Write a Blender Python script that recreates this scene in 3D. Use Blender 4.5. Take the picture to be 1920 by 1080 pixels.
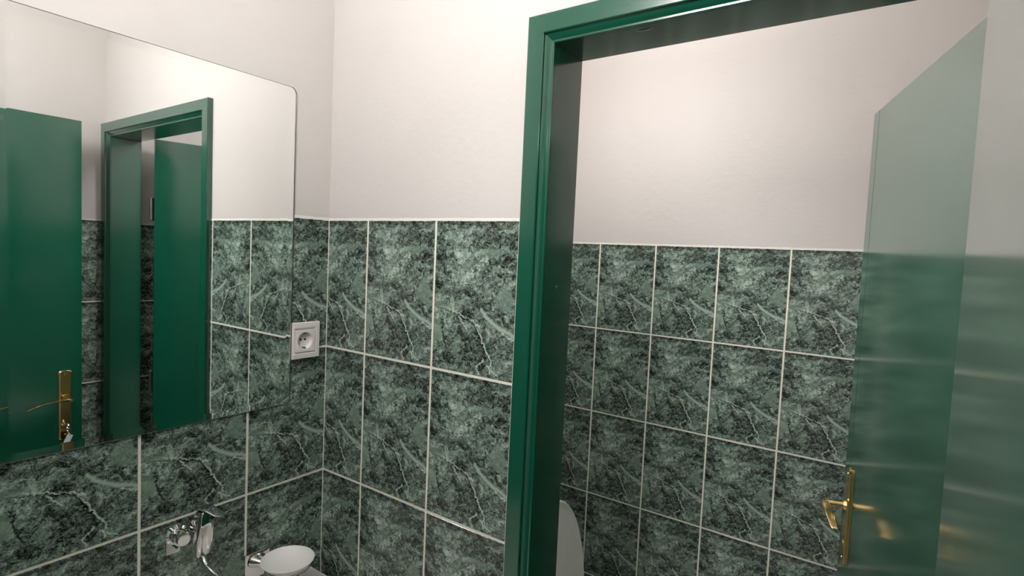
import bpy, bmesh, math, random
from mathutils import Vector, Matrix

for o in list(bpy.data.objects): bpy.data.objects.remove(o, do_unlink=True)
scene = bpy.context.scene
COL = scene.collection
T = 1.68                      # height of the top of the wall tiles above the floor

# ---------------------------------------------------------------- camera
CAM = (1.11193, -0.83113, T - 0.06437)
YAW, PITCH, ROLL, FPX = -0.6059, 0.0591, 0.0454, 1033.7
def camera():
    sy, cy, sp, cp = math.sin(YAW), math.cos(YAW), math.sin(PITCH), math.cos(PITCH)
    f = Vector((sy*cp, cy*cp, -sp)); r = Vector((cy, -sy, 0)); u = r.cross(f)
    cr, sr = math.cos(ROLL), math.sin(ROLL)
    r2 = r*cr + u*sr; u2 = u*cr - r*sr
    m = Matrix((r2, u2, -f)).transposed().to_4x4(); m.translation = Vector(CAM)
    cd = bpy.data.cameras.new('camera'); co = bpy.data.objects.new('camera', cd); COL.objects.link(co)
    co.matrix_world = m; cd.sensor_width = 36; cd.lens = FPX*36/1920; cd.clip_start = .01
    scene.camera = co
camera()

# ---------------------------------------------------------------- world and exposure
w = bpy.data.worlds.new('world'); scene.world = w; w.use_nodes = True
w.node_tree.nodes['Background'].inputs[0].default_value = (1.0, .95, .9, 1)
w.node_tree.nodes['Background'].inputs[1].default_value = .35
vs = scene.view_settings
vs.view_transform = 'Standard'; vs.look = 'None'; vs.gamma = 1; vs.use_curve_mapping = False
vs.exposure = 1.45
FILL_DOOR, LAMP_ROOM, LAMP_TOILET, FILL_HALL = 13.6, .8, 11.8, 12.0  # the door and hall strengths belong to added fill lights
LAMP_COLOR = (1.0, .978, .962)

# ---------------------------------------------------------------- materials
def mat(name):
    m = bpy.data.materials.new(name); m.use_nodes = True
    nt = m.node_tree; return m, nt, nt.nodes['Principled BSDF']
def node(nt, t, ins=None, **kw):
    n = nt.nodes.new(t)
    for k, v in kw.items(): setattr(n, k, v)
    for k, v in (ins or {}).items():
        s = n.inputs[k]
        if isinstance(v, bpy.types.NodeSocket): nt.links.new(v, s)
        else: s.default_value = v
    return n
def setin(nt, b, **kw):
    for k, v in kw.items():
        k = k.replace('_', ' ')
        if isinstance(v, bpy.types.NodeSocket): nt.links.new(v, b.inputs[k])
        else: b.inputs[k].default_value = v
def ramp(nt, fac, stops):
    r = node(nt, 'ShaderNodeValToRGB', {'Fac': fac}); e = r.color_ramp.elements
    while len(e) < len(stops): e.new(.5)
    for i, (p, c) in enumerate(stops):
        e[i].position = p; e[i].color = c if len(c) == 4 else (*c, 1)
    return r.outputs[0]
def math_(nt, op, a, b=None, c=None, clamp=False):
    n = node(nt, 'ShaderNodeMath', operation=op, use_clamp=clamp)
    for i, v in enumerate((a, b, c)):
        if v is None: continue
        if isinstance(v, bpy.types.NodeSocket): nt.links.new(v, n.inputs[i])
        else: n.inputs[i].default_value = v
    return n.outputs[0]
def vmath(nt, op, a, b=None, scale=None):
    n = node(nt, 'ShaderNodeVectorMath', operation=op)
    for i, v in enumerate((a, b)):
        if v is None: continue
        if isinstance(v, bpy.types.NodeSocket): nt.links.new(v, n.inputs[i])
        else: n.inputs[i].default_value = v
    if scale is not None: n.inputs['Scale'].default_value = scale
    return n
def mix(nt, f, a, b):
    n = node(nt, 'ShaderNodeMix', data_type='RGBA')
    for s, v in ((n.inputs[0], f), (n.inputs[6], a), (n.inputs[7], b)):
        if isinstance(v, bpy.types.NodeSocket): nt.links.new(v, s)
        else: s.default_value = v if not isinstance(v, tuple) or len(v) == 4 else (*v, 1)
    return n.outputs[2]
def bump(nt, h, strength, dist):
    return node(nt, 'ShaderNodeBump', {'Height': h, 'Strength': strength, 'Distance': dist}).outputs[0]
def noise(nt, vec, scale, detail=4, rough=.5, dist=0):
    return node(nt, 'ShaderNodeTexNoise', {'Vector': vec, 'Scale': scale, 'Detail': detail, 'Roughness': rough, 'Distortion': dist})
def srgb(r, g, b):
    f = lambda c: (c/255/12.92) if c/255 <= .04045 else ((c/255+.055)/1.055)**2.4
    return (f(r), f(g), f(b))

def plaster_mat():
    m, nt, b = mat('plaster')
    tc = node(nt, 'ShaderNodeTexCoord').outputs['Object']
    n1 = noise(nt, tc, 2.5, 3).outputs[0]
    c = ramp(nt, n1, [(.3, (.60, .567, .545)), (.7, (.62, .592, .570))])
    n2 = noise(nt, tc, 55, 4, .6).outputs[0]
    n3 = noise(nt, tc, 9, 2).outputs[0]
    h = math_(nt, 'ADD', n2, math_(nt, 'MULTIPLY', n3, 1.5))
    setin(nt, b, Base_Color=c, Roughness=.75, Normal=bump(nt, h, .35, .002))
    b.inputs['Specular IOR Level'].default_value = .25
    return m
def green_mat():
    m, nt, b = mat('green_gloss_paint')
    tc = node(nt, 'ShaderNodeTexCoord').outputs['Object']
    st = vmath(nt, 'MULTIPLY', tc, (60, 60, 5)).outputs[0]
    n1 = noise(nt, st, 1.5, 3).outputs[0]
    n2 = noise(nt, tc, 4, 2).outputs[0]
    n3 = noise(nt, tc, 260, 2).outputs[0]
    c = ramp(nt, n2, [(.3, (.0035, .076, .043)), (.7, (.0045, .086, .050))])
    h = math_(nt, 'ADD', math_(nt, 'MULTIPLY', n1, .6), math_(nt, 'MULTIPLY', n3, .18))
    rg = math_(nt, 'MULTIPLY_ADD', n2, .03, .135)
    b.inputs['Coat Weight'].default_value = .9; b.inputs['Coat IOR'].default_value = 1.58; b.inputs['Coat Roughness'].default_value = .17
    setin(nt, b, Base_Color=c, Roughness=rg, IOR=1.55, Normal=bump(nt, h, .08, .0006))
    return m
def tile_mat():
    m, nt, b = mat('green_marble_tile')
    uv = node(nt, 'ShaderNodeUVMap', uv_map='tile').outputs[0]
    p = vmath(nt, 'MULTIPLY', uv, (2.0, 3.0, 0)).outputs[0]           # decimetres inside one printed tile
    wv = noise(nt, p, 2.2, 5, .62)
    wo = vmath(nt, 'SUBTRACT', wv.outputs[1], (.5, .5, .5)).outputs[0]
    pw = vmath(nt, 'ADD', p, vmath(nt, 'SCALE', wo, scale=.55).outputs[0]).outputs[0]
    rot = node(nt, 'ShaderNodeMapping', {'Vector': pw, 'Rotation': (0, 0, math.radians(-24)), 'Scale': (.75, 2.0, 1), 'Location': (3.1, 7.7, 0)}).outputs[0]
    n1 = noise(nt, rot, 2.2, 8, .62, 1.9).outputs[0]
    n2 = noise(nt, pw, 5.5, 8, .64, 2.2).outputs[0]
    n4 = noise(nt, vmath(nt, 'MULTIPLY', pw, (1.0, 1.6, 1)).outputs[0], 24, 4, .6, 1.5).outputs[0]
    base = math_(nt, 'ADD', math_(nt, 'ADD', math_(nt, 'MULTIPLY', n1, .30), math_(nt, 'MULTIPLY', n2, .52)), math_(nt, 'MULTIPLY', n4, .28))
    pv = vmath(nt, 'ADD', vmath(nt, 'MULTIPLY', p, (.8, 1.25, 1)).outputs[0], vmath(nt, 'SCALE', vmath(nt, 'SUBTRACT', noise(nt, p, 7, 6, .7).outputs[1], (.5, .5, .5)).outputs[0], scale=.45).outputs[0]).outputs[0]
    v1 = node(nt, 'ShaderNodeTexVoronoi', {'Vector': pv, 'Scale': 9})
    v2 = node(nt, 'ShaderNodeTexVoronoi', {'Vector': pv, 'Scale': 22})
    s1 = node(nt, 'ShaderNodeSeparateColor', {'Color': v1.outputs['Color']}).outputs[0]
    s2 = node(nt, 'ShaderNodeSeparateColor', {'Color': v2.outputs['Color']}).outputs[1]
    base = math_(nt, 'SUBTRACT', base, .05)
    base = math_(nt, 'ADD', base, math_(nt, 'MULTIPLY', math_(nt, 'SUBTRACT', s1, .5), .085))
    base = math_(nt, 'ADD', base, math_(nt, 'MULTIPLY', math_(nt, 'SUBTRACT', s2, .5), .085))
    # large light and dark clouds of the printed pattern, at fixed places in each tile (u, v, ru, rv, amount)
    sp = node(nt, 'ShaderNodeSeparateXYZ', {'Vector': vmath(nt, 'ADD', p, vmath(nt, 'SCALE', wo, scale=.30).outputs[0]).outputs[0]})
    X, Y = sp.outputs[0], sp.outputs[1]
    def blob(u, v, ru, rv, amt):
        dx = math_(nt, 'DIVIDE', math_(nt, 'SUBTRACT', X, u*2), ru*2); dy = math_(nt, 'DIVIDE', math_(nt, 'SUBTRACT', Y, v*3), rv*3)
        q = math_(nt, 'ADD', math_(nt, 'MULTIPLY', dx, dx), math_(nt, 'MULTIPLY', dy, dy))
        return math_(nt, 'MULTIPLY', math_(nt, 'POWER', 2.718, math_(nt, 'MULTIPLY', q, -1)), amt)
    for a in [(.05, .74, .10, .12, -.10), (.75, .88, .22, .05, -.09), (.35, .75, .18, .14, .07), (.06, .26, .12, .10, .12),
              (.15, .45, .16, .05, .09), (.62, .16, .25, .10, -.07), (.5, .985, .6, .025, -.12), (.85, .52, .16, .07, .05),
              (.55, .46, .10, .05, -.09), (.42, .09, .3, .03, -.05), (.9, .72, .12, .06, -.05), (.42, .62, .25, .05, .03)]:
        base = math_(nt, 'ADD', base, blob(a[0], a[1], a[2], a[3], a[4]*.75))
    col = ramp(nt, base, [(.395, srgb(24, 25, 25)), (.445, srgb(54, 60, 57)), (.488, srgb(86, 99, 91)), (.535, srgb(117, 135, 123)), (.59, srgb(151, 172, 157)), (.66, srgb(198, 212, 200))])
    # smooth pale islands of the print
    isl = None
    for a in [(.07, .27, .085, .10), (.13, .445, .15, .032), (.88, .50, .10, .075), (.42, .70, .07, .05), (.70, .80, .24, .022), (.30, .16, .05, .04)]:
        q = blob(*a, 1.0); isl = q if isl is None else math_(nt, 'MAXIMUM', isl, q)
    isl = ramp(nt, isl, [(.42, (0, 0, 0)), (.62, (1, 1, 1))])
    soft = ramp(nt, noise(nt, rot, 3.0, 3, .5, .5).outputs[0], [(.35, srgb(92, 112, 99)), (.65, srgb(126, 150, 133))])
    col = mix(nt, math_(nt, 'MULTIPLY', isl, .72), col, soft)
    # thin pale veins out of a ridged noise, only inside patches
    rv = math_(nt, 'ABSOLUTE', math_(nt, 'SUBTRACT', noise(nt, rot, 1.9, 6, .62, 1.2).outputs[0], .5))
    vein = ramp(nt, rv, [(.0, (1, 1, 1)), (.016, (0, 0, 0))])
    pm = ramp(nt, noise(nt, p, 1.6, 2).outputs[0], [(.42, (0, 0, 0)), (.56, (1, 1, 1))])
    col = mix(nt, math_(nt, 'MULTIPLY', math_(nt, 'MULTIPLY', vein, pm), .6), col, srgb(172, 194, 178))
    rv2 = math_(nt, 'ABSOLUTE', math_(nt, 'SUBTRACT', noise(nt, pw, 5.5, 6, .66, 1.6).outputs[0], .51))
    vein2 = ramp(nt, rv2, [(.0, (1, 1, 1)), (.020, (0, 0, 0))])
    pm2 = ramp(nt, noise(nt, p, 3.3, 2).outputs[0], [(.46, (0, 0, 0)), (.56, (1, 1, 1))])
    col = mix(nt, math_(nt, 'MULTIPLY', math_(nt, 'MULTIPLY', vein2, pm2), .5), col, srgb(165, 190, 172))
    dv = math_(nt, 'ABSOLUTE', math_(nt, 'SUBTRACT', noise(nt, pw, 3.4, 5, .6, .8).outputs[0], .47))
    col = mix(nt, math_(nt, 'MULTIPLY', ramp(nt, dv, [(0, (1, 1, 1)), (.012, (0, 0, 0))]), .55), col, srgb(20, 24, 22))
    # drawn strokes: (u0, v0, u1, v1, half width in dm)
    ps = vmath(nt, 'ADD', p, vmath(nt, 'SCALE', vmath(nt, 'SUBTRACT', noise(nt, p, 8, 6, .75).outputs[1], (.5, .5, .5)).outputs[0], scale=.26).outputs[0]).outputs[0]
    pz = vmath(nt, 'MULTIPLY', ps, (1, 1, 0)).outputs[0]
    def seg(u0, v0, u1, v1, r, src):
        A = Vector((u0*2, v0*3, 0)); B = Vector((u1*2, v1*3, 0)); D = B - A
        pa = vmath(nt, 'SUBTRACT', src, tuple(A)).outputs[0]
        t = math_(nt, 'MULTIPLY', vmath(nt, 'DOT_PRODUCT', pa, tuple(D)).outputs['Value'], 1/D.length_squared, clamp=True)
        cmb = node(nt, 'ShaderNodeVectorMath', operation='SCALE'); cmb.inputs[0].default_value = tuple(D); nt.links.new(t, cmb.inputs['Scale'])
        d = vmath(nt, 'DISTANCE', pa, cmb.outputs[0]).outputs['Value']
        return math_(nt, 'SUBTRACT', 1, math_(nt, 'DIVIDE', d, r), clamp=True)
    def strokes(pts, r, src):
        o = None
        for k in range(len(pts)-1):
            s = seg(*pts[k], *pts[k+1], r, src)
            o = s if o is None else math_(nt, 'MAXIMUM', o, s)
        return o
    def layer(col, masks, colour, gain):
        o = masks[0]
        for q in masks[1:]: o = math_(nt, 'MAXIMUM', o, q)
        return mix(nt, math_(nt, 'MULTIPLY', o, gain, clamp=True), col, colour)
    p0z = vmath(nt, 'ADD', vmath(nt, 'MULTIPLY', p, (1, 1, 0)).outputs[0], vmath(nt, 'SCALE', vmath(nt, 'MULTIPLY', wo, (1, 1, 0)).outputs[0], scale=.16).outputs[0]).outputs[0]
    col = layer(col, [strokes([(.61, .43), (.70, .37), (.83, .325), (1.0, .30)], .060, p0z)], srgb(165, 188, 172), 1.1)
    col = layer(col, [strokes([(.87, .30), (.93, .275), (1.0, .268)], .022, pz), strokes([(.20, .42), (.36, .39), (.50, .36), (.60, .33)], .022, pz),
                      strokes([(.50, .36), (.60, .28), (.66, .20), (.74, .13), (.73, .03)], .022, pz), strokes([(.66, .12), (.58, .06), (.60, .02)], .022, pz),
                      strokes([(.70, .09), (.82, .03)], .022, pz), strokes([(.34, .37), (.44, .30)], .02, pz)], srgb(195, 210, 198), 1.3)
    col = layer(col, [strokes([(.11, .35), (.15, .31), (.13, .28), (.20, .15)], .022, pz), strokes([(.09, .32), (.14, .31)], .022, pz),
                      strokes([(.45, .38), (.55, .35), (.63, .25), (.70, .14)], .03, vmath(nt, 'ADD', pz, (.04, .03, 0)).outputs[0])], srgb(17, 20, 18), 1.3)
    spk = ramp(nt, noise(nt, p, 30, 2, .5).outputs[0], [(.62, (0, 0, 0)), (.68, (1, 1, 1))])
    col = mix(nt, math_(nt, 'MULTIPLY', spk, .5), col, srgb(150, 172, 158))
    ob = node(nt, 'ShaderNodeTexCoord').outputs['Object']
    setin(nt, b, Base_Color=col, Roughness=.16, IOR=1.5, Normal=bump(nt, noise(nt, ob, 14, 2).outputs[0], .10, .002))
    return m
def simple(name, c, rough, metal=0, spec=.5, bump_scale=None, bump_s=.2):
    m, nt, b = mat(name)
    tc = node(nt, 'ShaderNodeTexCoord').outputs['Object']
    n = noise(nt, tc, bump_scale or 20, 3).outputs[0]
    k = .94
    cc = ramp(nt, n, [(.3, tuple(x*k for x in c)), (.7, c)])
    setin(nt, b, Base_Color=cc, Roughness=rough, Metallic=metal)
    b.inputs['Specular IOR Level'].default_value = spec
    if bump_scale: setin(nt, b, Normal=bump(nt, n, bump_s, .001))
    return m
M = dict(
    plaster=plaster_mat(), green=green_mat(), tile=tile_mat(),
    grout=simple('grout', (.84, .83, .72), .8, 0, .3, 120, .3),
    bead=simple('white_filler', (.74, .73, .68), .8, 0, .3, 80, .6),
    ceiling=simple('ceiling_paint', (.80, .77, .74), .9, 0, .2),
    floor=simple('floor_tile', (.55, .52, .48), .35),
    brass=simple('brass', (.80, .56, .24), .16, 1, .5),
    chrome=simple('chrome', (.80, .80, .79), .06, 1),
    steel=simple('dark_steel', (.25, .25, .24), .35, 1),
    porcelain=simple('porcelain', (.82, .80, .75), .12),
    lid=simple('white_plastic', (.86, .84, .80), .30),
    socket=simple('socket_plastic', (.84, .80, .78), .32),
    dark=simple('dark_hole', (.01, .01, .01), .6),
    tag=simple('paper_tag', (.75, .75, .80), .6),
    edge=simple('glass_edge', (.10, .07, .05), .5),
)
def glass_mats():
    m, nt, b = mat('mirror_glass'); nt.nodes.remove(b)
    g = node(nt, 'ShaderNodeBsdfGlass', {'Roughness': 0, 'IOR': 1.5, 'Color': (.985, .995, .99, 1)})
    nt.links.new(g.outputs[0], nt.nodes['Material Output'].inputs[0]); M['glass'] = m
    m, nt, b = mat('mirror_silver'); setin(nt, b, Base_Color=(.96, .96, .955, 1), Metallic=1.0, Roughness=0.0); M['silver'] = m
    m, nt, b = mat('frosted_glass')
    tc = node(nt, 'ShaderNodeTexCoord').outputs['Object']
    setin(nt, b, Base_Color=(.93, .93, .90, 1), Roughness=.45, Normal=bump(nt, noise(nt, tc, 350, 2).outputs[0], .5, .0006))
    b.inputs['Transmission Weight'].default_value = .08
    b.inputs['Subsurface Weight'].default_value = .2; b.inputs['Subsurface Radius'].default_value = (.02, .02, .02)
    M['frost'] = m
glass_mats()
def emis(name, c, s):
    m, nt, b = mat(name); setin(nt, b, Base_Color=(.9, .9, .9, 1), Emission_Color=(*c, 1), Emission_Strength=s); return m

# ---------------------------------------------------------------- mesh helpers
def link(name, bm, m, parent=None, smooth=True, angle=35):
    me = bpy.data.meshes.new(name); bmesh.ops.recalc_face_normals(bm, faces=bm.faces)
    bm.to_mesh(me); bm.free()
    for x in (m if isinstance(m, (list, tuple)) else [m]): me.materials.append(x)
    if smooth:
        me.polygons.foreach_set('use_smooth', [True]*len(me.polygons))
        me.set_sharp_from_angle(angle=math.radians(angle))
    o = bpy.data.objects.new(name, me); COL.objects.link(o)
    if smooth:
        md = o.modifiers.new('weighted', 'WEIGHTED_NORMAL'); md.keep_sharp = True; md.weight = 80
    if parent is not None: o.parent = parent
    return o
class BM:
    """one mesh made of several shapes"""
    def __init__(self): self.bm = bmesh.new()
    def box(self, lo, hi, bev=0, seg=2, mtx=None):
        r = bmesh.ops.create_cube(self.bm, size=1); vs_ = r['verts']
        lo, hi = Vector(lo), Vector(hi); c = (lo+hi)/2; s = hi-lo
        for v in vs_: v.co = Vector((v.co.x*s.x, v.co.y*s.y, v.co.z*s.z)) + c
        if bev:
            es = list({e for v in vs_ for e in v.link_edges})
            rb = bmesh.ops.bevel(self.bm, geom=es, offset=bev, segments=seg, profile=.5, affect='EDGES')
            vs_ = list({v for f in rb['faces'] for v in f.verts} | {v for v in vs_ if v.is_valid})
        if mtx is not None:
            for v in vs_: v.co = mtx @ v.co
        return self
    def loft(self, rings, cap=True, closed=True):
        rs = [[self.bm.verts.new(p) for p in r] for r in rings]
        n = len(rs[0])
        for a, b_ in zip(rs, rs[1:]):
            for i in range(n if closed else n-1):
                j = (i+1) % n; self.bm.faces.new((a[i], a[j], b_[j], b_[i]))
        if cap:
            self.bm.faces.new(rs[0][::-1]); self.bm.faces.new(rs[-1])
        return self
    def cyl(self, a, b_, r0, r1=None, n=24, steps=None):
        a, b_ = Vector(a), Vector(b_); d = (b_-a).normalized(); r1 = r0 if r1 is None else r1
        x = d.orthogonal().normalized(); y = d.cross(x)
        prof = steps or [(0, r0), (1, r1)]
        return self.loft([[a+(b_-a)*t + (x*math.cos(2*math.pi*i/n)+y*math.sin(2*math.pi*i/n))*r for i in range(n)] for t, r in prof])
    def tube(self, pts, rx, ry, up=(0, 0, 1), n=16, power=2.0):
        """sweep a (super)ellipse along a path; rx sideways, ry along up; lists allowed"""
        P = [Vector(p) for p in pts]; rings = []
        for i, p in enumerate(P):
            d = (P[min(i+1, len(P)-1)] - P[max(i-1, 0)]).normalized()
            s = d.cross(Vector(up)).normalized(); u = s.cross(d)
            a = rx[i] if isinstance(rx, (list, tuple)) else rx; b_ = ry[i] if isinstance(ry, (list, tuple)) else ry
            ring = []
            for k in range(n):
                t = 2*math.pi*k/n; c_, s_ = math.cos(t), math.sin(t)
                ring.append(p + s*(a*math.copysign(abs(c_)**(2/power), c_)) + u*(b_*math.copysign(abs(s_)**(2/power), s_)))
            rings.append(ring)
        return self.loft(rings)
    def torus(self, c, nrm, R, r, n=24, m_=8):
        c, nrm = Vector(c), Vector(nrm).normalized(); x = nrm.orthogonal().normalized(); y = nrm.cross(x)
        rs = []
        for i in range(n):
            t = 2*math.pi*i/n; e = x*math.cos(t)+y*math.sin(t)
            rs.append([self.bm.verts.new(c+e*(R+r*math.cos(2*math.pi*j/m_))+nrm*r*math.sin(2*math.pi*j/m_)) for j in range(m_)])
        for i in range(n):
            a, b_ = rs[i], rs[(i+1) % n]
            for j in range(m_): k = (j+1) % m_; self.bm.faces.new((a[j], a[k], b_[k], b_[j]))
        return self
    def lathe(self, c, prof, n=48, sx=1, sy=1, cap=False):
        """profile (r, z) about the vertical through c"""
        c = Vector(c)
        return self.loft([[c+Vector((r*sx*math.cos(2*math.pi*i/n), r*sy*math.sin(2*math.pi*i/n), z)) for i in range(n)] for r, z in prof], cap=cap)
    def make(self, name, m, parent=None, **kw): return link(name, self.bm, m, parent, **kw)
def empty(name, loc, rz=0):
    o = bpy.data.objects.new(name, None); COL.objects.link(o); o.location = loc; o.rotation_euler = (0, 0, rz); o.empty_display_size = .1
    return o
def tag(o, label=None, cat=None, group=None, kind=None):
    if label: o['label'] = label
    if cat: o['category'] = cat
    if group: o['group'] = group
    if kind: o['kind'] = kind
    return o

# ---------------------------------------------------------------- the rooms
W, H = 0.20488, 0.302          # pitch of the wall tiles
A, B = 0.13838, 0.19436        # where the first vertical joints stand, from the corner
D, C2, DZ2 = 0.96553, 0.24245, -0.0086
XR = 1.333                     # right wall
YN = -0.885                    # near wall with the doorway the photo is taken from
CEIL = T + .95
XO, XI, ZT = 0.604, 1.286, T + .303   # toilet door opening
WT = 0.10                      # thickness of the partition

def struct(o, kind='structure'): o['kind'] = kind; return o
struct(BM().box((-.15, -2.2, -.1), (1.7, D+.15, 0)).make('floor', M['floor'], smooth=False))
struct(BM().box((-.15, -2.2, CEIL), (1.7, D+.15, CEIL+.1)).make('ceiling', M['ceiling'], smooth=False))
wl = struct(BM().box((-.15, YN-.12, 0), (0, D+.15, CEIL)).make('wall_left', M['plaster'], smooth=False))
wr = struct(BM().box((XR, YN-.12, 0), (XR+.15, D+.15, CEIL)).make('wall_right', M['plaster'], smooth=False))
wf = struct(BM().box((0, D, 0), (XR, D+.15, CEIL)).make('wall_far', M['plaster'], smooth=False))
b = BM(); b.box((0, 0, 0), (XO-.02, WT, CEIL)); b.box((XI+.02, 0, 0), (XR, WT, CEIL)); b.box((XO-.02, 0, ZT+.02), (XI+.02, WT, CEIL))
wb = struct(b.make('wall_back', M['plaster'], smooth=False))
b = BM(); b.box((0, YN-.12, 0), (.58, YN, CEIL)); b.box((.58, YN-.12, ZT+.035), (1.31, YN, CEIL)); b.box((1.31, YN-.12, 0), (XR, YN, CEIL))
wn = struct(b.make('wall_near', M['plaster'], smooth=False))
b = BM(); b.box((-.15, -2.2, 0), (0, YN-.12, CEIL)); b.box((1.6, -2.2, 0), (1.7, YN-.12, CEIL)); b.box((-.15, -2.3, 0), (1.7, -2.2, CEIL))
wh = struct(b.make('wall_hallway', M['plaster'], smooth=False))

def tiles(parent, org, ux, nrm, u0, u1, uoff, ztop, holes=(), g=.0050):
    """tiled skirt: grout slab and bevelled tiles, one mesh; org/ux/nrm place it on its wall.
       u runs along ux from u0 to u1, vertical joints at uoff + k*W"""
    org, ux, nrm = Vector(org), Vector(ux), Vector(nrm); up = Vector((0, 0, 1))
    bm = bmesh.new(); uvl = bm.loops.layers.uv.new('tile')
    def P(u, z, h): return org + ux*u + up*z + nrm*h
    def quad(pts, mi, uv=None):
        f = bm.faces.new([bm.verts.new(p) for p in pts]); f.material_index = mi
        if uv:
            for l, c in zip(f.loops, uv): l[uvl].uv = c
        return f
    th, bev = .0011, .0011
    k0 = math.floor((u0-uoff)/W); k1 = math.ceil((u1-uoff)/W)
    spans = []
    for k in range(k0, k1):
        a = max(u0, uoff+k*W+(g/2)); c = min(u1, uoff+(k+1)*W-g/2)
        if c-a > .004: spans.append((a, c, k))
    rows = math.ceil(ztop/H)
    def clipped(a, c, z0, z1):
        rects = [(a, c, z0, z1)]
        for (ha, hc, hz) in holes:
            out = []
            for (x0, x1, y0, y1) in rects:
                if x1 <= ha or x0 >= hc or y0 >= hz: out.append((x0, x1, y0, y1)); continue
                if x0 < ha: out.append((x0, ha, y0, y1))
                if x1 > hc: out.append((hc, x1, y0, y1))
                if y1 > hz: out.append((max(x0, ha), min(x1, hc), hz, y1))
            rects = out
        return [r for r in rects if r[1]-r[0] > .004]
    for (x0, x1, y0, y1) in clipped(u0, u1, 0, ztop):
        quad([P(x0, y0, .0004), P(x1, y0, .0004), P(x1, y1, .0004), P(x0, y1, .0004)], 1)
        quad([P(x0, y1, .0004), P(x1, y1, .0004), P(x1, y1, 0), P(x0, y1, 0)], 1)
    for (a, c, k) in spans:
        for r in range(rows):
            zt_ = ztop - r*H - (g/2 if r else .002); zb = max(0, ztop-(r+1)*H+g/2)
            for (x0, x1, y0, y1) in clipped(a, c, zb, zt_):
                fu = lambda u: (u-uoff-k*W)/W
                fv = lambda z: (z-(ztop-(r+1)*H))/H
                o_ = [(x0, y0), (x1, y0), (x1, y1), (x0, y1)]; i_ = [(x0+bev, y0+bev), (x1-bev, y0+bev), (x1-bev, y1-bev), (x0+bev, y1-bev)]
                V0 = [bm.verts.new(P(u, z, .0004)) for u, z in o_]; V1 = [bm.verts.new(P(u, z, .0004+th)) for u, z in i_]
                f = bm.faces.new(V1)
                fs = [(f, i_)]
                for q in range(4):
                    n_ = (q+1) % 4; fs.append((bm.faces.new((V0[q], V0[n_], V1[n_], V1[q])), [o_[q], o_[n_], i_[n_], i_[q]]))
                for f, cs in fs:
                    for l, (u, z) in zip(f.loops, cs): l[uvl].uv = (fu(u), fv(z))
    # orient by hand: every face should look along nrm
    for f in bm.faces:
        f.normal_update()
        if f.normal.dot(nrm) < -.01: f.normal_flip()
    me = bpy.data.meshes.new('wall_tiles'); bm.to_mesh(me); bm.free(); me.materials.append(M['tile']); me.materials.append(M['grout'])
    o = bpy.data.objects.new('wall_tiles', me); COL.objects.link(o); o.parent = parent; o['kind'] = 'structure'
    o['label'] = 'green marbled ceramic tiles with pale joints'
    return o
def bead(parent, a, b_, nrm, seed, z):
    """rough white filler line along the top of the tiles"""
    rnd = random.Random(seed); a, b_, nrm = Vector(a), Vector(b_), Vector(nrm); n = int((b_-a).length/.006)+1
    pr = []
    for i in range(n+1):
        p = a+(b_-a)*i/n; h = .0004+rnd.random()*.0007; t = .0030+rnd.random()*.0015; lo = -.0016-rnd.random()*.0012
        pr.append([p+Vector((0, 0, z+lo)), p+Vector((0, 0, z+lo))+nrm*(h+.0005), p+Vector((0, 0, z+t*.6))+nrm*h, p+Vector((0, 0, z+t))])
    bb = BM(); bb.loft(pr, cap=True, closed=False) if False else bb.loft(pr)
    o = bb.make('filler_line', M['bead'], parent); o['kind'] = 'structure'; return o
tiles(wl, (0, 0, 0), (0, 1, 0), (1, 0, 0), YN, -.0012, -B, T)
tiles(wb, (0, 0, 0), (1, 0, 0), (0, -1, 0), .0012, XR-.001, A, T, holes=[(XO-.044, XI+.044, ZT)])
tiles(wr, (XR, 0, 0), (0, -1, 0), (-1, 0, 0), .0012, -YN, .0723-W*.35, T-.004)
tiles(wf, (0, D, 0), (1, 0, 0), (0, -1, 0), .0012, XR-.001, C2, T+DZ2)
tiles(wl, (0, 0, 0), (0, 1, 0), (1, 0, 0), WT+.001, D-.002, WT+.03, T+DZ2)
tiles(wr, (XR, 0, 0), (0, -1, 0), (-1, 0, 0), -D+.002, -WT-.001, -D+.12, T+DZ2)
tiles(wb, (XR, WT, 0), (-1, 0, 0), (0, 1, 0), .001, XR-.001, .1, T+DZ2, holes=[(XR-XI-.022, XR-XO+.022, ZT)])
tiles(wn, (XR, YN, 0), (-1, 0, 0), (0, 1, 0), .001, XR-.001, .1, T, holes=[(XR-1.312, XR-.578, ZT+.04)])
bead(wl, (0, YN, 0), (0, -.001, 0), (1, 0, 0), 1, T)
bead(wb, (0.001, 0, 0), (XO-.047, 0, 0), (0, -1, 0), 2, T)
bead(wr, (XR, YN, 0), (XR, 0, 0), (-1, 0, 0), 3, T-.004)
bead(wf, (0.001, D, 0), (XR-.001, D, 0), (0, -1, 0), 4, T+DZ2)

# thin white joints standing in the inner corner of the tiled walls
b = BM(); b.box((0, -.0028, 0), (.0028, 0, T)); o = b.make('corner_joint', M['grout'], wb, smooth=False); o['kind'] = 'structure'

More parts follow.
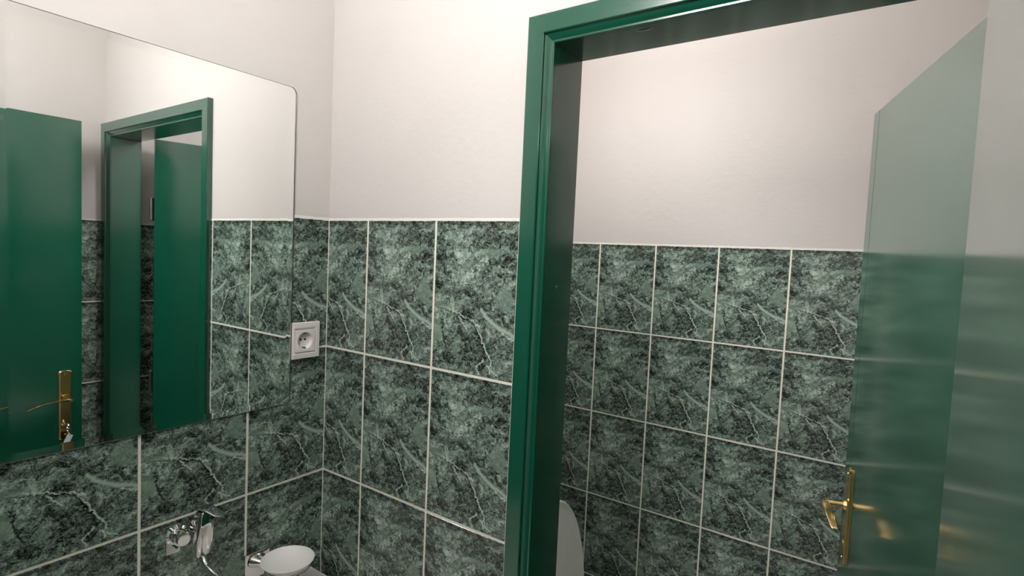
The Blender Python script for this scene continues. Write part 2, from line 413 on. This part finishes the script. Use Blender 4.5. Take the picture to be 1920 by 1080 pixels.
# ---------------------------------------------------------------- toilet door frame (casing and lining)
fr = empty('trim_1', (0, 0, 0)); tag(fr, 'green painted frame around the toilet doorway', 'door frame', kind='structure')
prof = [(.048, 0), (.048, -.0145), (.0465, -.016), (.0165, -.016), (.0150, -.0145), (.0148, -.0106)]
for i in range(9):                                 # rounded moulding, sloping into the opening
    t = i/8; bul = .0005*math.sin(math.pi*t)
    prof.append((.0138-.0093*t-bul*.6, -.0096+.0066*t-bul*.8))
prof += [(.0040, -.0030), (.0032, -.0042), (.0012, -.0042), (0, -.003), (0, 0)]
def casing(parent, ysign=1, y0=0, name='casing'):
    rings = []
    for kind in range(4):
        ring = []
        for d, y in prof:
            yy = y0+ysign*y
            ring.append([Vector((XO-d, yy, 0)), Vector((XO-d, yy, ZT+d)), Vector((XI+d, yy, ZT+d)), Vector((XI+d, yy, 0))][kind])
        rings.append(ring)
    o = BM().loft(rings).make(name, M['green'], parent, angle=13)
    o.data.materials[0] = M['green']; return o
casing(fr)
b = BM()
for lo, hi in [((XO-.019, .0002, 0), (XO, WT, ZT)), ((XI, .0002, 0), (XI+.019, WT, ZT)), ((XO-.019, .0002, ZT), (XI+.019, WT, ZT+.019))]:
    b.box(lo, hi, .0012, 2)
b.make('lining', M['green'], fr)
# dent with raised paint on the underside of the head, and a painted-over plug on the left jamb
b = BM(); b.lathe((.757, .018, ZT-.0022), [(.0005, .0012), (.006, .0013), (.013, .0022)], n=20, sx=1, sy=.3); b.make('paint_dent', M['green'], fr)
b = BM(); b.cyl((XO-.001, .045, T-.12), (XO+.0018, .045, T-.12), .005, .003); b.make('painted_plug', M['green'], fr)

# ---------------------------------------------------------------- doors
def handle(parent, u, z, side=1):
    """long-plate lever handle on a leaf face; local X to the free edge, local +Y out of the face"""
    def L(uu, n_, zz): return Vector((u-uu, n_ if side == 1 else -.04-n_, z+zz))     # uu towards the hinge
    def bx(bb, a, c, bev):
        lo = Vector([min(p, q) for p, q in zip(a, c)]); hi = Vector([max(p, q) for p, q in zip(a, c)]); bb.box(lo, hi, bev)
    b = BM()
    out = []
    zs = [(-.143, .0135), (-.140, .0165), (-.136, .0172), (-.12, .0165), (0, .0165), (.07, .0165), (.082, .0175), (.0865, .0180), (.0905, .0150), (.0930, .008)]
    pts = [(-hw, zz) for zz, hw in zs] + [(hw, zz) for zz, hw in zs[::-1]]
    def ring(sc, n_): return [L(x*sc, n_, zz if sc == 1 else zz*(.985)) for x, zz in pts]
    b.loft([ring(1, 0), ring(1, .0035), ring(.80, .0062)])
    plate = b.make('handle_plate', M['brass'], parent, angle=30); plate['label'] = 'brass backplate'
    b = BM()
    b.cyl(L(0, .005, 0), L(0, .012, 0), .0125, .0105)
    b.cyl(L(0, .010, 0), L(0, .050, 0), .0075)
    path = [L(-.006, .051, -.0005), L(.006, .052, .0015), L(.03, .053, .003), (L(.055, .053, .0015)), L(.08, .052, -.004), L(.103, .050, -.0125), L(.110, .049, -.016)]
    b.tube(path, [.0075, .0095, .0095, .0095, .0095, .0090, .006], [.0045, .0048, .0030, .0026, .0024, .0024, .0016], power=3.2)
    b.make('lever', M['brass'], plate)
    b = BM(); b.cyl(L(0, .0055, -.093), L(0, .0072, -.093), .0085); b.make('keyhole_collar', M['brass'], plate)
    for zz in (.078, -.128):
        b = BM(); b.cyl(L(0, .0055, zz), L(0, .0075, zz), .0042, .0034); b.make('screw', M['brass'], plate)
def door(name, Hx, Hy, Fx, Fy, z0, z1, label, handle_z, hinge_z, handle_u=.055):
    L_ = math.hypot(Fx-Hx, Fy-Hy); rz = math.atan2(Fy-Hy, Fx-Hx)
    d = empty(name, (Hx, Hy, 0), rz); tag(d, label, 'door', kind='structure')
    b = BM(); b.box((0, -.026, z0), (L_, 0, z1), .0005); b.box((.012, -.040, z0), (L_-.012, -.0258, z1-.012), .0005)
    # narrow lipping strip along the free edge
    b.make('door_leaf', M['green'], d)
    if name == 'door_1':
        b = BM(); b.box((L_-.0420, 0, z0+.001), (L_-.0412, .0003, z1-.001)); b.make('edge_seam', M['green'], d, smooth=False)
    handle(d, L_-handle_u, handle_z); handle(d, L_-handle_u, handle_z, -1)
    for hz in hinge_z:
        b = BM(); b.cyl((-.006, -.030, hz-.045), (-.006, -.030, hz+.045), .0065, steps=[(0, .004), (.03, .0065), (.485, .0065), (.49, .005), (.51, .005), (.515, .0065), (.97, .0065), (1, .004)])
        b.box((-.004, -.032, hz-.04), (.012, -.029, hz+.04)); b.make('hinge', M['steel'], d)
    return d
door('door_1', 1.224, .120, 1.0436, .759, .008, T+.312, 'green door leaf opened into the toilet, brass handle by its far edge', T-.628, (T+.05, T-.62, T-1.4))
dr2 = door('door_2', 1.195, -.825, 1.167, -.126, .008, T+.319, 'green door leaf nearest on the right, swung back along the right wall', T-.612, (T+.05, T-.62, T-1.4), .047)

# key left in the lock of the near door, with ring, second key and paper tag
def keys():
    m = dr2.matrix_basis.copy()
    m = Matrix.Translation(dr2.location) @ Matrix.Rotation(dr2.rotation_euler.z, 4, 'Z')
    L2 = math.hypot(1.195-1.167, .699)
    u = L2-.047; z = T-.612-.093
    o0 = m @ Vector((u, .0072, z))
    k = empty('key_ring', o0, dr2.rotation_euler.z)
    tag(k, 'bunch of keys with white tag hanging from the lock of the near green door', 'keys')
    b = BM(); b.cyl((0, 0, 0), (0, .016, 0), .0025); b.torus((0, .026, 0), (1, 0, 0), .009, .0025); b.make('key', M['chrome'], k)
    b = BM(); b.torus((0, .030, -.018), (.9, .2, .3), .013, .0011); b.make('ring', M['chrome'], k)
    b = BM(); b.box((-.007, .030, -.060), (.009, .0315, -.030), .0005); b.box((-.003, .030, -.086), (.003, .0315, -.058), .0004); b.make('key', M['brass'], k)
    b = BM(); b.box((-.008, -.0008, -.046), (.008, .0008, 0), .0004, mtx=Matrix.Translation((.004, .036, -.026)) @ Matrix.Rotation(math.radians(24), 4, 'Y')); b.make('paper_tag', M['tag'], k)['label'] = 'white tag'
keys()

# frame of the doorway the photo is taken from (seen only from other places)
b = BM(); b.box((.556, YN-.13, 0), (.60, YN+.012, T+.365), .002); b.box((1.30, YN-.13, 0), (1.332, YN+.012, T+.365), .002); b.box((.60, YN-.13, T+.325), (1.30, YN+.012, T+.365), .002)
tag(b.make('trim_2', M['green']), 'green frame of the doorway behind the near door', 'door frame', kind='structure')

# ---------------------------------------------------------------- mirror with bevelled edge
def mirror():
    y0, y1, z0, z1 = -.5935, -.0975, T-.4215, T+.2800
    def outline(ins, r, x):
        pts = []
        for cy, cz, a0 in [(y1-r, z1-r, 0), (y0+r, z1-r, 90), (y0+r, z0+r, 180), (y1-r, z0+r, 270)]:
            for i in range(9):
                a = math.radians(a0+90*i/8)
                pts.append((cy+r*math.cos(a), cz+r*math.sin(a)))
        cy_, cz_ = (y0+y1)/2, (z0+z1)/2
        sy, sz = 1-2*ins/(y1-y0), 1-2*ins/(z1-z0)
        return [Vector((x, cy_+(a-cy_)*sy, cz_+(b_-cz_)*sz)) for a, b_ in pts]
    bm = bmesh.new()
    xb, xf, drop = .0019, .0060, .0011
    R0 = [bm.verts.new(p) for p in outline(0, .012, xb)]
    R1 = [bm.verts.new(p) for p in outline(0, .012, xf-drop)]
    R2 = [bm.verts.new(p) for p in outline(.0135, .012, xf)]
    fb = bm.faces.new(R0); fb.material_index = 1
    ff = bm.faces.new(R2)
    n = len(R0)
    for i in range(n):
        j = (i+1) % n
        f = bm.faces.new((R0[i], R0[j], R1[j], R1[i])); f.material_index = 2
        bm.faces.new((R1[i], R1[j], R2[j], R2[i]))
    o = link('wall_mirror', bm, [M['glass'], M['silver'], M['edge']], None, smooth=False)
    tag(o, 'frameless mirror with cut glass edge and rounded corners on the left wall', 'mirror')
    return o
mirror()

# ---------------------------------------------------------------- wall socket
def socket():
    y0, y1, z0, z1 = -.0962, -.0262, T-.3228, T-.2392
    cy, cz = -.0660, (z0+z1)/2
    s = empty('wall_socket', (0, cy, cz)); tag(s, 'white single wall socket on the tiles between the mirror and the corner', 'socket')
    def P(y, z, x): return Vector((x, y-cy, z-cz))
    def rect(a0, a1, b0, b1, x): return [P(a0, b0, x), P(a1, b0, x), P(a1, b1, x), P(a0, b1, x)]
    b = BM()
    iy0, iy1, iz0, iz1 = -.0938, -.0400, z0+.0150, z1-.0150
    b.loft([rect(y0, y1, z0, z1, .0012), rect(y0, y1, z0, z1, .0082), rect(y0+.0004, y1-.0012, z0+.0012, z1-.0012, .0102), rect(iy0+.0002, iy1+.0035, iz0-.0035, iz1+.0035, .0112),
            rect(iy0+.0006, iy1, iz0, iz1, .0090), rect(iy0+.001, iy1-.001, iz0+.001, iz1-.001, .0014)], cap=True)
    b.make('frame', M['socket'], s, angle=20)
    # insert plate with a round well
    n = 48; R = .0190
    yc, zc = (iy0+iy1)/2+.0005, cz
    bm = bmesh.new()
    def vr(r, x): return [bm.verts.new(P(yc+r*math.cos(2*math.pi*i/n), zc+r*math.sin(2*math.pi*i/n), x)) for i in range(n)]
    def sq(x):
        out = []
        for i in range(n):
            a = 2*math.pi*i/n; c_, s_ = math.cos(a), math.sin(a); k = 1/max(abs(c_), abs(s_))
            out.append(bm.verts.new(P(yc+c_*k*((iy1-iy0)/2-.0012), zc+s_*k*((iz1-iz0)/2-.0012), x)))
        return out
    rs = [sq(.0016), sq(.0122), vr(R+.0014, .0128), vr(R, .0120), vr(R-.0010, .0060), vr(R-.002, .0020)]
    for a, c in zip(rs, rs[1:]):
        for i in range(n): j = (i+1) % n; bm.faces.new((a[i], a[j], c[j], c[i]))
    bm.faces.new(rs[-1])
    link('insert', bm, M['socket'], s, angle=40)
    for dy in (-.0058, .0058):
        BM().cyl(P(yc+dy, zc+.0015, .0021), P(yc+dy, zc+.0015, .0025), .0026).make('pin_hole', M['dark'], s)['label'] = 'dark pin hole'
    for sg in (1, -1):
        b = BM(); b.box(P(yc-.003, zc+sg*.0170-.0018, .0022), P(yc+.003, zc+sg*.0170+.0018, .0105), .0004)
        b.make('earth_clip', M['steel'], s)
socket()

# ---------------------------------------------------------------- chrome tap on the left wall
def tap():
    c = (0, -.318, T-.62)
    t = empty('wall_tap', c); tag(t, 'small chrome tap on the tiles below the mirror', 'tap')
    def P(x, y, z): return Vector((x, y-c[1], z+T-c[2]))
    b = BM(); b.box(P(.0008, -.356, -.668), P(.008, -.330, -.612), .002); b.make('wall_plate', M['chrome'], t)
    b = BM(); b.cyl(P(.004, -.338, -.632), P(.040, -.338, -.632), .016, steps=[(0, .019), (.12, .019), (.2, .0145), (.75, .0145), (.78, .0125), (1, .0115)])
    b.make('inlet_cap', M['chrome'], t)
    b = BM()
    b.tube([P(.030, -.306, -.676), P(.040, -.306, -.664), P(.046, -.307, -.640), P(.050, -.307, -.610), P(.052, -.307, -.588), P(.052, -.307, -.581)],
           [.010, .0155, .0165, .0165, .0155, .011], [.010, .014, .0150, .0150, .0145, .010], up=(1, 0, 0), n=24, power=3.2)
    b.tube([P(.004, -.307, -.625), P(.045, -.307, -.625)], .012, .012, n=20)
    body = b.make('body', M['chrome'], t)
    b = BM(); b.tube([P(.040, -.306, -.580), P(.052, -.305, -.576), P(.072, -.303, -.577), P(.092, -.301, -.580), P(.104, -.300, -.579)],
                     [.013, .0135, .011, .009, .005], [.003, .0045, .0032, .0026, .0018], n=20, power=2.6)
    b.make('lever', M['chrome'], t)
    BM().cyl(P(.064, -.300, -.594), P(.0685, -.300, -.594), .0035).make('marker_dot', M['dark'], body)['label'] = 'dark dot'
    b = BM(); b.tube([P(.036, -.306, -.672), P(.060, -.306, -.692), P(.10, -.306, -.696), P(.15, -.306, -.705), P(.162, -.306, -.716)], [.008, .006, .006, .006, .005], [.008, .006, .006, .006, .005], n=20)
    b.make('spout', M['chrome'], t)
tap()

# ---------------------------------------------------------------- soap dish in its holder
def soap_dish():
    c = Vector((.0789, -.1435, T-.742)); R = .0545
    hld = empty('soap_dish_holder', (0, -.165, T-.765)); tag(hld, 'chrome holder on the left wall carrying the frosted soap dish', 'holder')
    o = Vector((0, -.165, T-.765))
    b = BM(); b.box(Vector((.0008, -.198, T-.797))-o, Vector((.007, -.140, T-.737))-o, .0018); b.make('wall_plate', M['chrome'], hld)
    b = BM(); b.tube([Vector((.006, -.170, T-.757))-o, Vector((.020, -.168, T-.757))-o, Vector((.034, -.160, T-.758))-o], [.022, .013, .007], [.014, .009, .0045], n=20, power=2.5)
    b.torus(c-o+Vector((0, 0, -.0165)), (0, 0, 1), .0445, .0026, n=48); b.make('arm', M['chrome'], hld)
    d = empty('soap_dish', c+Vector((0, 0, -.025)))
    tag(d, 'round frosted glass soap dish in the chrome holder by the corner', 'soap dish')
    prof_ = [(.0005, -.0200), (.022, -.0195), (.036, -.0165), (.0455, -.0095), (.0515, -.0030), (R, .0005), (R+.0004, .0022), (R-.0015, .0026), (.0500, -.0008), (.0445, -.0070), (.034, -.0135), (.02, -.0160), (.0005, -.0165)]
    BM().lathe(Vector((0, 0, .025)), prof_, n=64).make('dish', M['frost'], d, angle=60)
soap_dish()

# ---------------------------------------------------------------- washbasin (only its rim corner is in view)
def basin():
    x1, y0, y1, zt = .44, -.60, -.034, T-.830
    o = Vector((0, (y0+y1)/2, zt-.14))
    bs = empty('washbasin', o); tag(bs, 'white washbasin corner below the soap dish', 'washbasin')
    def rr(ins, r, z, front=0):
        pts = []
        a0, a1, b0, b1 = .0008+ins, x1-ins-front, y0+ins, y1-ins
        for cx, cy, s in [(a1-r, b1-r, 0), (a0+.004, b1-.004, 90), (a0+.004, b0+.004, 180), (a1-r, b0+r, 270)]:
            rad = r if s in (0, 270) else .004
            for i in range(9):
                t = math.radians(s+90*i/8); pts.append(Vector((cx+rad*math.cos(t), cy+rad*math.sin(t), z))-o)
        return pts
    b = BM(); b.loft([rr(.13, .08, zt-.14), rr(.10, .09, zt-.13), rr(.03, .10, zt-.06), rr(.002, .11, zt-.012), rr(0, .11, zt-.004), rr(.003, .11, zt), rr(.045, .09, zt), rr(.05, .09, zt-.004), rr(.07, .08, zt-.08), rr(.13, .06, zt-.11)])
    b.make('bowl', M['porcelain'], bs, angle=60)
    # pedestal
    b = BM(); b.loft([[Vector((.12+.085*k*math.cos(t*math.pi/12), .5*(y0+y1)+.085*k*math.sin(t*math.pi/12), z))-o for t in range(24)] for k, z in [(1.1, .0005), (1.0, .04), (.8, .3), (.85, .6), (1, zt-.139)]])
    b.make('pedestal', M['porcelain'], bs)
basin()

# ---------------------------------------------------------------- toilet with its lid up
def toilet():
    yc = .560
    o = Vector((.3, yc, 0))
    t = empty('toilet', o); tag(t, 'white toilet with raised lid behind the left door jamb', 'toilet')
    # lid: leaning back against the cistern
    xh, zh, xt, zt = .372, T-1.255, .312, T-.800
    ax = Vector((xt-xh, 0, zt-zh)); Ln = ax.length; ax.normalize(); nrm = Vector((ax.z, 0, -ax.x))
    hw = .192
    def ring(s, off, dome=0):
        pts = []
        for i in range(48):
            a = 2*math.pi*i/48; cy = math.cos(a); sz = math.sin(a)
            w_ = hw*s*math.copysign(abs(cy)**(.78), cy)
            h_ = Ln*(.5+.5*s*math.copysign(abs(sz)**(.80), sz)) if True else 0
            # narrower at the tip, squarer at the hinge
            k = h_/Ln; w_ *= (1.0-.10*max(0, k-.5)*2)
            pts.append(Vector((xh, yc, zh))+ax*h_+Vector((0, w_, 0))+nrm*off-o)
        return pts
    b = BM(); b.loft([ring(.96, -.012), ring(1, -.008), ring(1, .000), ring(.985, .004), ring(.93, .003), ring(.90, .0005), ring(.3, .0002)])
    b.make('lid', M['lid'], t, angle=50)
    # bowl
    def oval(cx, rx, ry, z, n=40): return [Vector((cx+rx*math.cos(2*math.pi*i/n), yc+ry*math.sin(2*math.pi*i/n), z))-o for i in range(n)]
    b = BM(); b.loft([oval(.42, .17, .11, .0005), oval(.42, .16, .10, .05), oval(.44, .13, .10, .16), oval(.50, .18, .14, .28), oval(.56, .235, .178, .37), oval(.565, .24, .182, .395), oval(.565, .19, .135, .394), oval(.56, .16, .11, .33), oval(.54, .08, .06, .24)])
    b.box(Vector((.20, yc-.10, .22))-o, Vector((.40, yc+.10, .392))-o, .02)
    b.make('bowl', M['porcelain'], t, angle=50)
    b = BM(); b.loft([oval(.575, .235, .182, .396), oval(.575, .238, .185, .408), oval(.575, .22, .168, .416), oval(.575, .165, .115, .413), oval(.575, .16, .11, .398), oval(.575, .235, .182, .396)], cap=False)
    b.make('seat', M['lid'], t, angle=50)
    b = BM(); b.box(Vector((.004, yc-.18, .40))-o, Vector((.19, yc+.18, .76))-o, .02); b.box(Vector((.003, yc-.186, .76))-o, Vector((.196, yc+.186, .785))-o, .008)
    b.box(Vector((.03, yc-.10, .28))-o, Vector((.21, yc+.10, .405))-o, .02)
    b.make('cistern', M['porcelain'], t)
    b = BM(); b.cyl(Vector((.10, yc, .785))-o, Vector((.10, yc, .790))-o, .02); b.make('flush_button', M['chrome'], t)
toilet()

# ---------------------------------------------------------------- ceiling lamps and added fill lights (above the picture)
def lamp(x, y, s, label, drop=0):  # also builds the added fill light of the hallway
    l = empty('ceiling_lamp_or_fill', (x, y, CEIL)); tag(l, label, 'lamp')
    k = 1.6 if drop else 1
    if drop: BM().cyl((0, 0, -drop-.01), (0, 0, -.008), .003).make('cord', M['socket'], l)
    b = BM(); b.lathe((0, 0, 0), [(.001, -.012), (.085, -.012), (.09, -.009), (.09, -.0004), (.001, -.0004)]); b.make('base', M['socket'], l)
    b = BM(); b.lathe((0, 0, -drop), [(.03*k, -.009), (.078*k, -.013), (.078*k, -.03), (.068*k, -.055), (.045*k, -.073), (.02*k, -.080), (.0005, -.081)]); b.make('glass_dome', emis('lit_dome', LAMP_COLOR, s), l)
lamp(.60, -.42, LAMP_ROOM, 'round ceiling lamp above the washbasin room')
lamp(.50, .42, LAMP_TOILET, 'hanging lamp above the toilet', .33)
def wall_fill_light():  # added light behind the camera, evens the brightness of the walls
    l = empty('wall_fill_light', (.62, YN, 2.235)); tag(l, 'round fill light added above the near doorway', 'lamp')
    b = BM(); b.cyl((0, .0014, 0), (0, .014, 0), .175, .168, n=48); b.make('base', M['socket'], l)
    R_ = Matrix.Rotation(math.radians(-90), 4, 'X')
    b = BM(); b.lathe((0, 0, 0), [(.163, .0145), (.163, .03), (.142, .065), (.09, .092), (.04, .102), (.0005, .104)], n=48)
    for v in b.bm.verts: v.co = R_ @ v.co
    b.make('glass_dome', emis('fill_dome_wall', LAMP_COLOR, FILL_DOOR), l)
wall_fill_light()
lamp(.80, -1.62, FILL_HALL, 'unseen fill light added in the hallway outside the near doorway', .50)  # added only to fill the lower walls through the doorway
